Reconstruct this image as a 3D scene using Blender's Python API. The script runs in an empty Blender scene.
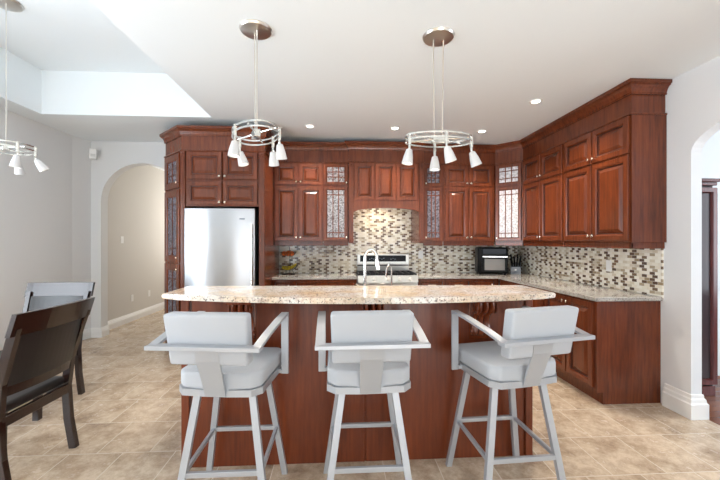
import bpy, bmesh, math, random
from mathutils import Vector, Matrix
random.seed(7)
S = bpy.context.scene
C = bpy.context.collection
PI = math.pi
R = math.radians

# ---------------------------------------------------------------- camera, world, lights, exposure
cam = bpy.data.cameras.new('camera'); cam.lens = 350/720*36; cam.sensor_width = 36; cam.shift_y = 1/720
cam.clip_start = .05
co = bpy.data.objects.new('camera', cam); C.objects.link(co)
co.location = (0, 0, 1.40); co.rotation_euler = (R(90), 0, R(-3.3)); S.camera = co
S.view_settings.view_transform = 'Standard'; S.view_settings.look = 'None'
S.view_settings.exposure = 0.36; S.view_settings.gamma = 1.0; S.view_settings.use_curve_mapping = False
W = bpy.data.worlds.new('daylight'); S.world = W; W.use_nodes = True
W.node_tree.nodes['Background'].inputs[0].default_value = (.90, .95, 1, 1)
W.node_tree.nodes['Background'].inputs[1].default_value = 1.6
S.cycles.max_bounces = 10; S.cycles.diffuse_bounces = 6; S.cycles.glossy_bounces = 5
S.cycles.use_denoising = True
def area(name, loc, rot, sx, sy, power, col=(1, 1, 1)):
    l = bpy.data.lights.new(name, 'AREA'); l.shape = 'RECTANGLE'; l.size = sx; l.size_y = sy; l.energy = power; l.color = col
    o = bpy.data.objects.new(name, l); C.objects.link(o); o.location = loc; o.rotation_euler = rot
    return o
COOL = (.80, .90, 1.0); WARM = (1.0, .90, .78)
# daylight through the windows behind the camera, the hall and the room next door
area('rear_window_daylight', (-1.6, -4.6, .9), (R(152), 0, 0), 1.9, 2.0, 50, COOL)
area('patio_door_daylight', (1.5, -4.6, .9), (R(150), 0, 0), 2.2, 2.0, 52, COOL)
area('left_fill_light', (-3.64, 1.35, 1.25), (R(90), 0, R(-90)), 2.5, 1.7, 85, COOL)  # added fill from the left to even out the ceiling, no known window
area('hall_daylight', (-2.9, 8.3, 1.8), (R(90), 0, R(180)), 1.4, 1.6, 26, (1, .95, .88))
area('dining_window_daylight', (5.8, 1.6, 1.5), (R(90), 0, R(90)), 2.4, 1.8, 58, COOL)

sun = bpy.data.lights.new('sun', 'SUN'); sun.energy = 30; sun.angle = R(1); sun.color = (.90, .95, 1)
so = bpy.data.objects.new('sun', sun); C.objects.link(so); so.rotation_euler = Vector((-.06, .84, -.54)).to_track_quat('-Z', 'Y').to_euler()

# ---------------------------------------------------------------- materials
def srgb(r, g, b):
    f = lambda c: (c/255/12.92) if c/255 <= .04045 else ((c/255+.055)/1.055)**2.4
    return (f(r), f(g), f(b), 1)
def mat(name, col, rough=.5, metal=0, **kw):
    m = bpy.data.materials.new(name); m.use_nodes = True
    b = m.node_tree.nodes['Principled BSDF']
    b.inputs['Base Color'].default_value = col; b.inputs['Roughness'].default_value = rough; b.inputs['Metallic'].default_value = metal
    for k, v in kw.items(): b.inputs[k.replace('_', ' ')].default_value = v
    return m
class N:
    def __init__(s, m): s.m = m; s.t = m.node_tree; s.b = s.t.nodes['Principled BSDF']
    def n(s, typ, **kw):
        x = s.t.nodes.new(typ)
        for k, v in kw.items():
            if hasattr(x, k): setattr(x, k, v)
            else: x.inputs[k.replace('_', ' ')].default_value = v
        return x
    def l(s, a, b): s.t.links.new(a, b)
    def coords(s, scale=(1, 1, 1), loc=(0, 0, 0), rot=(0, 0, 0)):
        tc = s.n('ShaderNodeTexCoord'); mp = s.n('ShaderNodeMapping')
        mp.inputs['Scale'].default_value = scale; mp.inputs['Location'].default_value = loc; mp.inputs['Rotation'].default_value = rot
        s.l(tc.outputs['Object'], mp.inputs['Vector']); return mp.outputs['Vector']
    def ramp(s, fac, stops, interp='LINEAR'):
        r = s.n('ShaderNodeValToRGB'); cr = r.color_ramp; cr.interpolation = interp
        while len(cr.elements) > 1: cr.elements.remove(cr.elements[-1])
        cr.elements[0].position = stops[0][0]; cr.elements[0].color = stops[0][1]
        for p, c in stops[1:]: e = cr.elements.new(p); e.color = c
        s.l(fac, r.inputs['Fac']); return r.outputs['Color']
    def mix(s, fac, a, b, typ='MIX'):
        x = s.n('ShaderNodeMix'); x.data_type = 'RGBA'; x.blend_type = typ
        for v, i in ((fac, 0), (a, 6), (b, 7)):
            if hasattr(v, 'links'): s.l(v, x.inputs[i])
            else: x.inputs[i].default_value = v
        return x.outputs[2]
    def bump(s, h, strength=.2, dist=.01):
        x = s.n('ShaderNodeBump'); x.inputs['Strength'].default_value = strength; x.inputs['Distance'].default_value = dist
        s.l(h, x.inputs['Height']); s.l(x.outputs['Normal'], s.b.inputs['Normal'])
    def noise(s, vec, scale, detail=3, rough=.5):
        x = s.n('ShaderNodeTexNoise'); x.inputs['Scale'].default_value = scale; x.inputs['Detail'].default_value = detail; x.inputs['Roughness'].default_value = rough
        s.l(vec, x.inputs['Vector']); return x.outputs['Fac']
def wood(name, dark, light, rough=.3, scale=(14, 14, 1.1), coat=.18):
    m = mat(name, light, rough, Specular_IOR_Level=.4, Coat_Weight=coat, Coat_Roughness=.12); q = N(m)
    v = q.coords(scale)
    g = q.noise(v, 3, 6, .65); big = q.noise(q.coords((2.2, 2.2, .9)), 2.4, 3)
    c1 = q.ramp(g, [(.32, dark), (.68, light)])
    c2 = q.ramp(big, [(.3, dark), (.75, light)])
    q.l(q.mix(.42, c1, c2), q.b.inputs['Base Color'])
    return m
CHERRY = wood('cherry_wood', srgb(72, 32, 17), srgb(126, 62, 32), .27)
ISLWOOD = wood('island_cherry_wood', srgb(80, 33, 15), srgb(126, 59, 28), .34, coat=.1)
GLAZE = mat('dark_glaze', srgb(62, 26, 19), .35)
CREVICE = mat('dark_crevice', srgb(38, 20, 16), .6)
CORB = wood('polished_cherry_carving', srgb(84, 36, 18), srgb(136, 66, 34), .2, coat=.8)
ESPRESSO = wood('espresso_wood', srgb(28, 15, 12), srgb(46, 26, 20), .2, coat=.4)
LEATHER = mat('black_leather', srgb(34, 31, 30), .35)
WALL = mat('grey_white_wall_paint', srgb(224, 225, 225), .75)
WALLW = mat('white_wall_paint', srgb(226, 228, 230), .75)
HALLW = mat('beige_hall_paint', srgb(208, 204, 198), .75)
CEIL = mat('white_ceiling_paint', srgb(234, 240, 243), .8)
TRIM = mat('white_trim_paint', srgb(238, 238, 236), .4)
STEEL = mat('brushed_steel', (.52, .53, .55, 1), .30, 1.0, Anisotropic=.9, Anisotropic_Rotation=.25)
q = N(STEEL); tg = q.n('ShaderNodeTangent', direction_type='RADIAL', axis='Z'); q.l(tg.outputs[0], q.b.inputs['Tangent'])
q.bump(q.noise(q.coords((2.2, 2.2, .5)), 2.2, 1), .12, .03)
STEEL2 = mat('range_steel', (.62, .61, .58, 1), .32, 1.0)
NICKEL = mat('satin_nickel', (.72, .69, .64, 1), .28, 1.0)
KNOBM = mat('knob_nickel', (.85, .78, .66, 1), .22, 1.0)
CHROME = mat('polished_pale_metal', (.74, .74, .71, 1), .2, 1.0)
STOOLM = mat('silver_grey_metal_paint', srgb(172, 175, 180), .36, .35)
FABRIC = mat('white_upholstery', srgb(172, 175, 180), .85); q = N(FABRIC)
q.bump(q.noise(q.coords((260, 260, 260)), 1.0, 2), .15, .002)
BLACK = mat('black_plastic', srgb(10, 10, 11), .35, Specular_IOR_Level=.15)
BLACKG = mat('black_glass', srgb(14, 14, 18), .12, Specular_IOR_Level=.12)
IRON = mat('cast_iron', srgb(34, 34, 36), .5)
WHITEP = mat('white_plastic', srgb(240, 240, 238), .4)
GREYP = mat('grey_knife_block', srgb(140, 146, 156), .4)
DKGREY = mat('dark_grey_paint', srgb(74, 78, 88), .4)
WIRE = mat('dark_wire', srgb(70, 62, 56), .4, .8)
ORANGE = mat('orange_peel', srgb(226, 112, 44), .5)
BANANA = mat('banana_peel', srgb(222, 196, 50), .5)
SHADE = mat('frosted_glass_shade', srgb(206, 206, 206), .3)
BULB = mat('lit_bulb', (1, .96, .88, 1), .5, Emission_Color=(1, .93, .80, 1), Emission_Strength=2.2)
LED = mat('recessed_bulb', (1, .97, .92, 1), .5, Emission_Color=(1, .95, .86, 1), Emission_Strength=9)
CREAMB = mat('cabinet_interior', srgb(176, 160, 144), .6)
# leaded glass, textured
def leaded(name, a, b, sc=70):
    m = mat(name, a, .12); q = N(m)
    v = q.coords((1, 1, 1)); vo = q.n('ShaderNodeTexVoronoi'); vo.inputs['Scale'].default_value = sc; q.l(v, vo.inputs['Vector'])
    q.l(q.ramp(vo.outputs['Color'], [(.15, a), (.75, b)]), q.b.inputs['Base Color'])
    q.bump(vo.outputs['Distance'], .7, .004); return m
GLASS = leaded('textured_leaded_glass', srgb(84, 80, 82), srgb(170, 170, 174))
GLASSD = leaded('painted_shade_glass', srgb(46, 42, 48), srgb(128, 126, 136))  # darker copy of the leaded glass, dim shade put into its colour
GLASSB = leaded('painted_reflection_glass', srgb(168, 164, 166), srgb(232, 232, 236))  # paler copy of the leaded glass, bright reflection put into its colour
GLASSC = mat('china_cabinet_glass', srgb(70, 58, 60), .12, Specular_IOR_Level=.2)
# granite
def granite(name, base, alt, dark, s=1.0, midc=srgb(160, 122, 98)):
    m = mat(name, base, .09); q = N(m)
    v = q.coords()
    big = q.noise(v, 4.5*s, 5, .6); mid = q.noise(v, 26*s, 4, .7); fine = q.noise(v, 95*s, 3, .7)
    c = q.ramp(big, [(.34, base), (.62, alt)])
    c = q.mix(q.ramp(mid, [(.50, (0, 0, 0, 1)), (.64, (.5, .5, .5, 1))]), c, midc)
    f = q.ramp(fine, [(.56, (0, 0, 0, 1)), (.63, (1, 1, 1, 1))])
    q.l(q.mix(f, c, dark), q.b.inputs['Base Color']); return m
GRAN = granite('cream_granite', srgb(224, 198, 166), srgb(226, 222, 216), srgb(96, 86, 84))
GRANG = granite('grey_brown_granite', srgb(164, 158, 150), srgb(188, 184, 178), srgb(84, 76, 70), 1.3, srgb(132, 122, 112))
# floor tile
TILE = mat('stone_floor_tile', srgb(190, 165, 138), .22); q = N(TILE)
tv = q.coords((1, 1, 1), (-1.63+.17, -2.0, 0))
br = q.n('ShaderNodeTexBrick'); br.offset = .5; br.offset_frequency = 2
br.inputs['Color1'].default_value = (0, 0, 0, 1); br.inputs['Color2'].default_value = (1, 1, 1, 1); br.inputs['Mortar'].default_value = (.5, .5, .5, 1)
br.inputs['Scale'].default_value = 1; br.inputs['Mortar Size'].default_value = .0032; br.inputs['Mortar Smooth'].default_value = .3
br.inputs['Brick Width'].default_value = .34; br.inputs['Row Height'].default_value = .40
q.l(tv, br.inputs['Vector'])
wv = q.n('ShaderNodeVectorMath', operation='MULTIPLY_ADD')
q.l(br.outputs['Color'], wv.inputs[0]); wv.inputs[1].default_value = (9, 5, 7); q.l(q.coords((1, 1, 1), (0, 0, 0), (0, 0, .5)), wv.inputs[2])
n1 = q.noise(wv.outputs[0], 3.4, 10, .70); n2 = q.noise(wv.outputs[0], 13, 8, .75)
c = q.ramp(n1, [(.30, srgb(126, 104, 86)), (.44, srgb(176, 154, 130)), (.56, srgb(206, 186, 162)), (.66, srgb(186, 166, 144)), (.78, srgb(160, 148, 134))])
c = q.mix(.26, c, q.ramp(n2, [(.40, srgb(122, 98, 78)), (.60, srgb(218, 202, 182))]))
q.l(q.mix(br.outputs['Fac'], c, srgb(214, 202, 184)), q.b.inputs['Base Color'])
q.l(q.ramp(n2, [(.3, (.30, .30, .30, 1)), (.7, (.20, .20, .20, 1))]), q.b.inputs['Roughness'])
# hardwood
HARD = mat('brown_hardwood', srgb(112, 66, 44), .25); q = N(HARD)
hv = q.coords(); hb = q.n('ShaderNodeTexBrick'); q.l(hv, hb.inputs['Vector'])
for k, v in (('Scale', 1), ('Brick Width', 1.2), ('Row Height', .09), ('Mortar Size', .0015), ('Color1', srgb(96, 54, 36)), ('Color2', srgb(134, 82, 56)), ('Mortar', srgb(50, 28, 20))): hb.inputs[k].default_value = v
q.l(hb.outputs['Color'], q.b.inputs['Base Color'])
# mosaic backsplash: object coordinates, u along wall, v = z
def mosaic(name, swap):
    m = mat(name, srgb(190, 180, 160), .18); q = N(m)
    tc = q.n('ShaderNodeTexCoord'); sp = q.n('ShaderNodeSeparateXYZ'); q.l(tc.outputs['Object'], sp.inputs[0]); cb_in = (sp.outputs['Y' if swap else 'X'], sp.outputs['Z'])
    def mt(op, a, b=0.0):
        x = q.n('ShaderNodeMath'); x.operation = op
        for k, v in ((0, a), (1, b)):
            if hasattr(v, 'links'): q.l(v, x.inputs[k])
            else: x.inputs[k].default_value = v
        return x.outputs[0]
    u, v = cb_in
    rv = mt('DIVIDE', v, .0275); row = mt('FLOOR', rv); par = mt('MODULO', row, 2.0)
    ru = mt('ADD', mt('DIVIDE', u, .054), mt('MULTIPLY', par, .5)); col = mt('FLOOR', ru)
    cv = q.n('ShaderNodeCombineXYZ'); q.l(col, cv.inputs[0]); q.l(row, cv.inputs[1])
    wn = q.n('ShaderNodeTexWhiteNoise'); q.l(cv.outputs[0], wn.inputs['Vector']); val = wn.outputs['Value']
    cA = q.ramp(val, [(0, srgb(96, 74, 58)), (.24, srgb(122, 100, 78)), (.42, srgb(176, 160, 134)), (.58, srgb(236, 230, 214)), (.80, srgb(218, 208, 186))], 'CONSTANT')
    cB = q.ramp(val, [(0, srgb(242, 238, 226)), (.5, srgb(230, 222, 204)), (.8, srgb(204, 194, 172)), (.92, srgb(160, 140, 112))], 'CONSTANT')
    c = q.mix(mt('ABSOLUTE', mt('MODULO', col, 2.0)), cA, cB)
    fu = mt('ABSOLUTE', mt('SUBTRACT', mt('FRACT', ru), .5)); fv = mt('ABSOLUTE', mt('SUBTRACT', mt('FRACT', rv), .5))
    g = mt('MAXIMUM', mt('GREATER_THAN', fu, .48), mt('GREATER_THAN', fv, .46))
    q.l(q.mix(g, c, srgb(232, 228, 218)), q.b.inputs['Base Color'])
    return m
MOSX = mosaic('mosaic_tile_back', False); MOSY = mosaic('mosaic_tile_right', True)

# ---------------------------------------------------------------- helpers
class MB:
    def __init__(s): s.b = bmesh.new()
    def face(s, vs, mi=0):
        try: f = s.b.faces.new(vs); f.material_index = mi; return f
        except ValueError: return None
    def box(s, x0, x1, y0, y1, z0, z1, bev=0, mi=0, seg=1):
        r = bmesh.ops.create_cube(s.b, size=1)['verts']
        for v in r:
            v.co = Vector((x0+(v.co.x+.5)*(x1-x0), y0+(v.co.y+.5)*(y1-y0), z0+(v.co.z+.5)*(z1-z0)))
        fs = {f for v in r for f in v.link_faces}
        for f in fs: f.material_index = mi
        if bev:
            es = {e for v in r for e in v.link_edges}
            bmesh.ops.bevel(s.b, geom=list(es), offset=bev, segments=seg, affect='EDGES', profile=.5)
        return s
    def prism(s, pts, axis, a, b, mi=0):
        """pts 2D polygon; axis 'x': pts=(y,z); 'y': (x,z); 'z': (x,y)"""
        def mk(p, t):
            return {'x': (t, p[0], p[1]), 'y': (p[0], t, p[1]), 'z': (p[0], p[1], t)}[axis]
        A = [s.b.verts.new(mk(p, a)) for p in pts]; B = [s.b.verts.new(mk(p, b)) for p in pts]
        n = len(pts)
        s.face(A, mi); s.face(B[::-1], mi)
        for i in range(n): s.face([A[i], A[(i+1) % n], B[(i+1) % n], B[i]], mi)
        return s
    def hexa(s, p, mi=0):
        """8 points: bottom 4, top 4"""
        v = [s.b.verts.new(x) for x in p]
        for f in ((3, 2, 1, 0), (4, 5, 6, 7), (0, 1, 5, 4), (1, 2, 6, 5), (2, 3, 7, 6), (3, 0, 4, 7)): s.face([v[i] for i in f], mi)
        return s
    def bar(s, p0, p1, w, d, up=(0, 0, 1), w1=None, d1=None):
        """tapered rectangular bar, w along side axis, d along the second"""
        p0, p1 = Vector(p0), Vector(p1); t = (p1-p0).normalized(); a = t.cross(Vector(up))
        if a.length < 1e-4: a = Vector((1, 0, 0))
        a.normalize(); b = a.cross(t).normalized(); w1 = w1 or w; d1 = d1 or d
        P = [p0+a*i*w/2+b*j*d/2 for i, j in ((-1, -1), (1, -1), (1, 1), (-1, 1))]+[p1+a*i*w1/2+b*j*d1/2 for i, j in ((-1, -1), (1, -1), (1, 1), (-1, 1))]
        return s.hexa(P)
    def legbar(s, p0, p1, w, d):
        """bar with horizontal rectangular sections"""
        P = [Vector(p)+Vector((i*w/2, j*d/2, 0)) for p in (p0, p1) for i, j in ((-1, -1), (1, -1), (1, 1), (-1, 1))]
        return s.hexa(P)
    def strip(s, pts, w, t, axis=(1, 0, 0), mi=0):
        """a flat bar following pts: width w along axis, thickness t"""
        ax = Vector(axis); rings = []
        pts = [Vector(p) for p in pts]
        for i, p in enumerate(pts):
            d = (pts[min(i+1, len(pts)-1)]-pts[max(i-1, 0)]).normalized(); n = d.cross(ax).normalized()
            ww = w[i] if isinstance(w, (list, tuple)) else w
            rings.append([s.b.verts.new(p+ax*a*ww/2+n*b*t/2) for a, b in ((-1, -1), (1, -1), (1, 1), (-1, 1))])
        for A, B in zip(rings, rings[1:]):
            for k in range(4): s.face([A[k], A[(k+1) % 4], B[(k+1) % 4], B[k]], mi)
        s.face(rings[0][::-1], mi); s.face(rings[-1], mi); return s
    def tube(s, pts, r, n=8, closed=False, mi=0):
        pts = [Vector(p) for p in pts]; rings = []; N_ = len(pts); prev = None
        for i, p in enumerate(pts):
            a = pts[(i-1) % N_] if closed else pts[max(i-1, 0)]; b = pts[(i+1) % N_] if closed else pts[min(i+1, N_-1)]
            d = (b-a).normalized()
            u = prev if prev is not None else (Vector((0, 0, 1)) if abs(d.z) < .9 else Vector((1, 0, 0)))
            u = (u-d*u.dot(d)).normalized(); prev = u; v = d.cross(u)
            rr = r[i] if isinstance(r, (list, tuple)) else r
            rings.append([s.b.verts.new(p+(u*math.cos(k/n*2*PI)+v*math.sin(k/n*2*PI))*rr) for k in range(n)])
        for i in range(N_ if closed else N_-1):
            A, B = rings[i], rings[(i+1) % N_]
            for k in range(n): s.face([A[k], A[(k+1) % n], B[(k+1) % n], B[k]], mi)
        if not closed: s.face(rings[0][::-1], mi); s.face(rings[-1], mi)
        return s
    def lathe(s, prof, org=(0, 0, 0), axis=(0, 0, 1), n=20, mi=0, cap=True):
        """prof: (radius, height along axis)"""
        o = Vector(org); a = Vector(axis).normalized(); u = a.orthogonal().normalized(); v = a.cross(u); rings = []
        for r, h in prof:
            rings.append([s.b.verts.new(o+a*h+(u*math.cos(k/n*2*PI)+v*math.sin(k/n*2*PI))*max(r, 1e-4)) for k in range(n)])
        for A, B in zip(rings, rings[1:]):
            for k in range(n): s.face([A[k], A[(k+1) % n], B[(k+1) % n], B[k]], mi)
        if cap: s.face(rings[0][::-1], mi); s.face(rings[-1], mi)
        return s
    def sweep(s, prof, path, mi=0):
        """prof closed [(out,z)], path [(x,y)] with outward on the right-hand side"""
        P = [Vector(p) for p in path]; rings = []
        for i, p in enumerate(P):
            ns = []
            if i > 0: d = (P[i]-P[i-1]).normalized(); ns.append(Vector((d.y, -d.x)))
            if i < len(P)-1: d = (P[i+1]-P[i]).normalized(); ns.append(Vector((d.y, -d.x)))
            m = ns[0] if len(ns) == 1 else (ns[0]+ns[1])/(1+ns[0].dot(ns[1]))
            rings.append([s.b.verts.new((p.x+m.x*o, p.y+m.y*o, z)) for o, z in prof])
        n = len(prof)
        for A, B in zip(rings, rings[1:]):
            for k in range(n): s.face([A[k], A[(k+1) % n], B[(k+1) % n], B[k]], mi)
        s.face(rings[0], mi); s.face(rings[-1][::-1], mi); return s
    def ringdoor(s, x0, x1, z0, z1, rings, y=0, fill=True, mi_groove=None):
        prev = None
        for k, (i, d) in enumerate(rings):
            v = [s.b.verts.new(c) for c in ((x0+i, y+d, z0+i), (x1-i, y+d, z0+i), (x1-i, y+d, z1-i), (x0+i, y+d, z1-i))]
            if prev:
                for j in range(4): s.face([prev[j], prev[(j+1) % 4], v[(j+1) % 4], v[j]], 1 if mi_groove and k in mi_groove else 0)
            prev = v; 
            if k == 0: first = v
        if fill: s.face(prev)
        else:
            for j in range(4): s.face([prev[j], prev[(j+1) % 4], first[(j+1) % 4], first[j]])
        if fill: s.face(first[::-1])
        return s
    def build(s, name, m, parent=None, smooth=False, loc=None):
        me = bpy.data.meshes.new(name)
        bmesh.ops.recalc_face_normals(s.b, faces=s.b.faces[:]); s.b.to_mesh(me); s.b.free()
        for x in (m if isinstance(m, (list, tuple)) else [m]): me.materials.append(x)
        if smooth:
            for p in me.polygons: p.use_smooth = True
            try: me.set_sharp_from_angle(angle=R(40))
            except Exception: pass
        o = bpy.data.objects.new(name, me); C.objects.link(o)
        if parent is not None: o.parent = parent
        if loc is not None: o.location = loc
        return o
def thing(name, label, cat, loc=(0, 0, 0), rz=0, group=None):
    o = bpy.data.objects.new(name, None); C.objects.link(o); o.empty_display_size = .1
    o.location = loc; o.rotation_euler = (0, 0, rz); o['label'] = label; o['category'] = cat
    if group: o['group'] = group
    return o
def tag(o, label, cat, group=None):
    o['label'] = label; o['category'] = cat
    if group: o['group'] = group
    return o
def struct(name, mb, m, smooth=False):
    o = mb.build(name, m, smooth=smooth); o['kind'] = 'structure'; return o
def dup(root, loc, rz, label, group=None):
    r = root.copy(); C.objects.link(r); r.location = loc; r.rotation_euler = (0, 0, rz); r['label'] = label
    if group: r['group'] = group
    def rec(a, b):
        for ch in [x for x in bpy.data.objects if x.parent == a]:
            c = ch.copy(); C.objects.link(c); c.parent = b; rec(ch, c)
    rec(root, r)
    return r

# ---------------------------------------------------------------- the room
CZ = 2.85; WB = 5.30; XL = -3.68; XR = 2.77; YR = -5.0
struct('floor', MB().box(XL-.3, 2.88, YR, 9.0, -.1, 0), TILE)
struct('floor_hardwood', MB().box(2.88, 6.0, -.6, 3.6, -.1, 0), HARD)
# ceiling with the recessed tray over the dining corner
TX0, TX1, TY0, TY1, TZ = -3.40, -1.50, .2, 4.20, 3.35
m = MB()
m.box(XL-.3, TX0, YR, 9.0, CZ, CZ+.1); m.prism([(TX1, CZ), (2.2, CZ-.098), (6.15, CZ-.098), (6.15, CZ+.1), (TX1, CZ+.1)], 'y', YR, 9.0); m.box(TX0, TX1, YR, TY0, CZ, CZ+.1); m.box(TX0, TX1, TY1, 9.0, CZ, CZ+.1)
m.box(TX0-.1, TX1+.1, TY0-.1, TY1+.1, TZ, TZ+.1)
m.box(TX0-.1, TX0, TY0-.1, TY1+.1, CZ+.1, TZ); m.box(TX1, TX1+.1, TY0-.1, TY1+.1, CZ+.1, TZ)
m.box(TX0, TX1, TY0-.1, TY0, CZ+.1, TZ); m.box(TX0, TX1, TY1, TY1+.1, CZ+.1, TZ)
struct('ceiling', m, CEIL)
cz = lambda x: CZ-.098/3.7*min(max(x-TX1, 0), 3.7)   # the ceiling falls very slightly towards the right wall
m = MB()   # left wall with two openings, shallow splay near the far corner
m.box(XL-.15, XL, YR, -1.5, 0, CZ); m.box(XL-.15, XL, -1.2, .1, 0, CZ); m.box(XL-.15, XL, 2.8, 5.04, 0, CZ)
for ya, yb in ((-1.5, -1.2), (.1, 2.8)): m.box(XL-.15, XL, ya, yb, 0, .3); m.box(XL-.15, XL, ya, yb, 2.4, CZ)  # unseen openings added: narrow one streaks the fridge reflection, wide one gives side light
m.prism([(XL-.15, 5.04), (XL, 5.04), (XL+.07, WB), (XL-.15, WB)], 'z', 0, CZ)
struct('wall_left', m, WALL)
# back wall with the arched opening to the hall
AX0, AX1, ASP, AR = -3.47, -2.30, 1.98, .56
m = MB()
arch = []
cx = (AX0+AX1)/2; ra = (AX1-AX0)/2
for k in range(25):
    a = PI-k*PI/24; arch.append((cx+ra*math.cos(a), ASP+AR*math.sin(a)))
m.box(XL-.15, AX0, WB, WB+.15, 0, CZ)
for (xa, za), (xb, zb) in zip(arch, arch[1:]):
    m.prism([(xa, za), (xb, zb), (xb, CZ), (xa, CZ)], 'y', WB, WB+.15)
m.box(AX1, 2.92, WB, WB+.15, 0, CZ)
struct('wall_back', m, WALL)
m = MB(); m.box(XL-.15, -3.64, WB+.15, 9, 0, CZ); m.box(-2.1, -1.95, WB+.15, 9, 0, CZ); m.box(-3.7, -2.0, 8.6, 8.75, 0, CZ)
struct('wall_hall', m, HALLW)
# right wall with the arched opening into the dining room
m = MB(); OY1, OY0, OSP, ORI = 2.61, .80, 2.10, .27
m.box(XR, XR+.09, OY1, WB, 0, CZ); m.box(XR, XR+.09, YR, OY0, 0, CZ)
cy_ = (OY0+OY1)/2; ry = (OY1-OY0)/2; ap = [(cy_-ry*math.cos(k*PI/24), OSP+ORI*math.sin(k*PI/24)) for k in range(25)]
for (ya, za), (yb, zb) in zip(ap, ap[1:]): m.prism([(ya, za), (yb, zb), (yb, CZ), (ya, CZ)], 'x', XR, XR+.09)
struct('wall_right', m, WALLW)
m = MB(); m.box(XR+.09, 6.0, 3.42, 3.6, 0, CZ); m.box(XR+.09, 6, -.6, -.5, 0, CZ)
m.box(6.0, 6.15, -.6, .3, 0, CZ); m.box(6.0, 6.15, 2.9, 3.6, 0, CZ); m.box(6, 6.15, .3, 2.9, 0, .6); m.box(6, 6.15, .3, 2.9, 2.4, CZ)
struct('wall_dining', m, WALLW)
m = MB()   # wall behind the camera: a wide window and a glazed patio door
m.box(XL-.3, -2.6, YR-.15, YR, 0, CZ); m.box(-.65, .35, YR-.15, YR, 0, CZ); m.box(2.65, 2.9, YR-.15, YR, 0, CZ)
m.box(-2.6, -.65, YR-.15, YR, 0, .3); m.box(-2.6, -.65, YR-.15, YR, 2.45, CZ); m.box(.35, 2.65, YR-.15, YR, 2.45, CZ)
struct('wall_rear', m, WALL)
struct('unseen_reflection_panel', MB().box(XL-.01, XL+.03, -3.1, -2.3, 0, 2.1), mat('reflection_panel_grey', srgb(120, 118, 116), .5))  # unseen panel added to put a grey band in the fridge's reflection
def baseboard(name, path, h=.14):
    pr = [(0, 0), (.024, 0), (.024, h*.62), (.020, h*.66), (.018, h*.80), (.012, h*.86), (.010, h*.97), (.006, h), (0, h)]
    struct(name, MB().sweep(pr, path), TRIM)
baseboard('baseboard_left', [(XL, YR), (XL, 5.04), (XL+.07, WB), (AX0, WB), (AX0, WB+.15), (-3.64, WB+.15), (-3.64, 8.6)][:4]+[(AX0, WB+.15)])
baseboard('baseboard_hall', [(-3.64, WB+.15), (-3.64, 8.6)])
baseboard('baseboard_right', [(XR, 2.86), (XR, OY1), (XR+.09, OY1), (XR+.09, 3.42), (6.0, 3.42)], .19) if False else None
pr = [(0, 0), (.03, 0), (.03, .115), (.022, .125), (.018, .15), (.010, .16), (.008, .185), (0, .19)]
struct('baseboard_right', MB().sweep(pr, [(XR, 2.83), (XR, OY1), (XR+.09, OY1), (XR+.09, 3.42)]), TRIM)  # wraps the end of the wall

# ---------------------------------------------------------------- cabinets
DR = [(0, 0), (0, -.017), (.004, -.021), (.046, -.021), (.053, -.015), (.059, -.014), (.062, -.004), (.068, -.004), (.100, -.019), (.103, -.019)]
def door(root, x0, x1, z0, z1, knob=None, y=0, name='door'):
    w = min(x1-x0, z1-z0); k = min(1, w/.30)
    r = [(a*k, b) for a, b in DR]
    o = MB().ringdoor(x0, x1, z0, z1, r, y, mi_groove=(6, 7)).build(name, [CHERRY, GLAZE], root)
    if knob:
        kx, kz = knob
        MB().lathe([(.005, 0), (.005, .010), (.013, .016), (.014, .022), (.008, .027)], (kx, y-.021, kz), (0, -1, 0), 12).build('knob', KNOBM, o, True)
    return o
def glass_door(root, x0, x1, z0, z1, glass, knob=None, nv=2, hz=(.12, .88), fr=.045, y=0):
    rings = [(0, 0), (0, -.017), (.004, -.021), (fr-.012, -.021), (fr-.006, -.015), (fr, -.012), (fr, 0)]
    o = MB().ringdoor(x0, x1, z0, z1, rings, y, fill=False).build('door', [CHERRY, GLAZE], root)
    MB().box(x0+fr-.004, x1-fr+.004, y-.006, y-.002, z0+fr-.004, z1-fr+.004).build('glass_pane', glass, o)
    m = MB(); a0, a1, b0, b1 = x0+fr, x1-fr, z0+fr, z1-fr
    for i in range(nv):
        xx = a0+(a1-a0)*(i+1)/(nv+1); m.box(xx-.006, xx+.006, y-.013, y-.005, b0, b1)
    for f in hz:
        zz = b0+(b1-b0)*f; m.box(a0, a1, y-.0125, y-.005, zz-.006, zz+.006)
    m.build('lattice', CHERRY, o)
    if knob:
        MB().lathe([(.005, 0), (.005, .010), (.013, .016), (.014, .022), (.008, .027)], (knob[0], y-.021, knob[1]), (0, -1, 0), 12).build('knob', KNOBM, o, True)
    return o
def pilaster(root, x0, x1, z0, z1, y=-.02, d=.02, name='pilaster'):
    m = MB(); w = x1-x0; c = (x0+x1)/2
    m.box(x0, x1, y, y+d, z0, z1, .003)
    m.box(x0-.003, x1+.003, y-.008, y+d, z1-w-.02, z1, .003); m.box(x0-.003, x1+.003, y-.008, y+d, z0, z0+w+.02, .003)
    for zz in (z1-w/2-.01, z0+w/2+.01): m.lathe([(w*.38, 0), (w*.38, .006), (w*.26, .004), (w*.16, .010), (0, .010)], (c, y-.008, zz), (0, -1, 0), 16)
    m.box(x0+w*.32, x0+w*.40, y-.004, y+.002, z0+w+.04, z1-w-.04); m.box(x1-w*.40, x1-w*.32, y-.004, y+.002, z0+w+.04, z1-w-.04)
    return m.build(name, CHERRY, root)
UZ = 1.39; UT = 2.47         # upper cabinet body
YU = 4.84
def upper_body(root, w, d, rail=True, x0=0):
    MB().box(x0, w, 0, d, 0, UT-UZ).build('body', CHERRY, root)
    if rail:
        MB().box(x0+.004, w-.004, .006, .03, -.055, 0, .004).build('light_rail', CHERRY, root)
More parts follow.
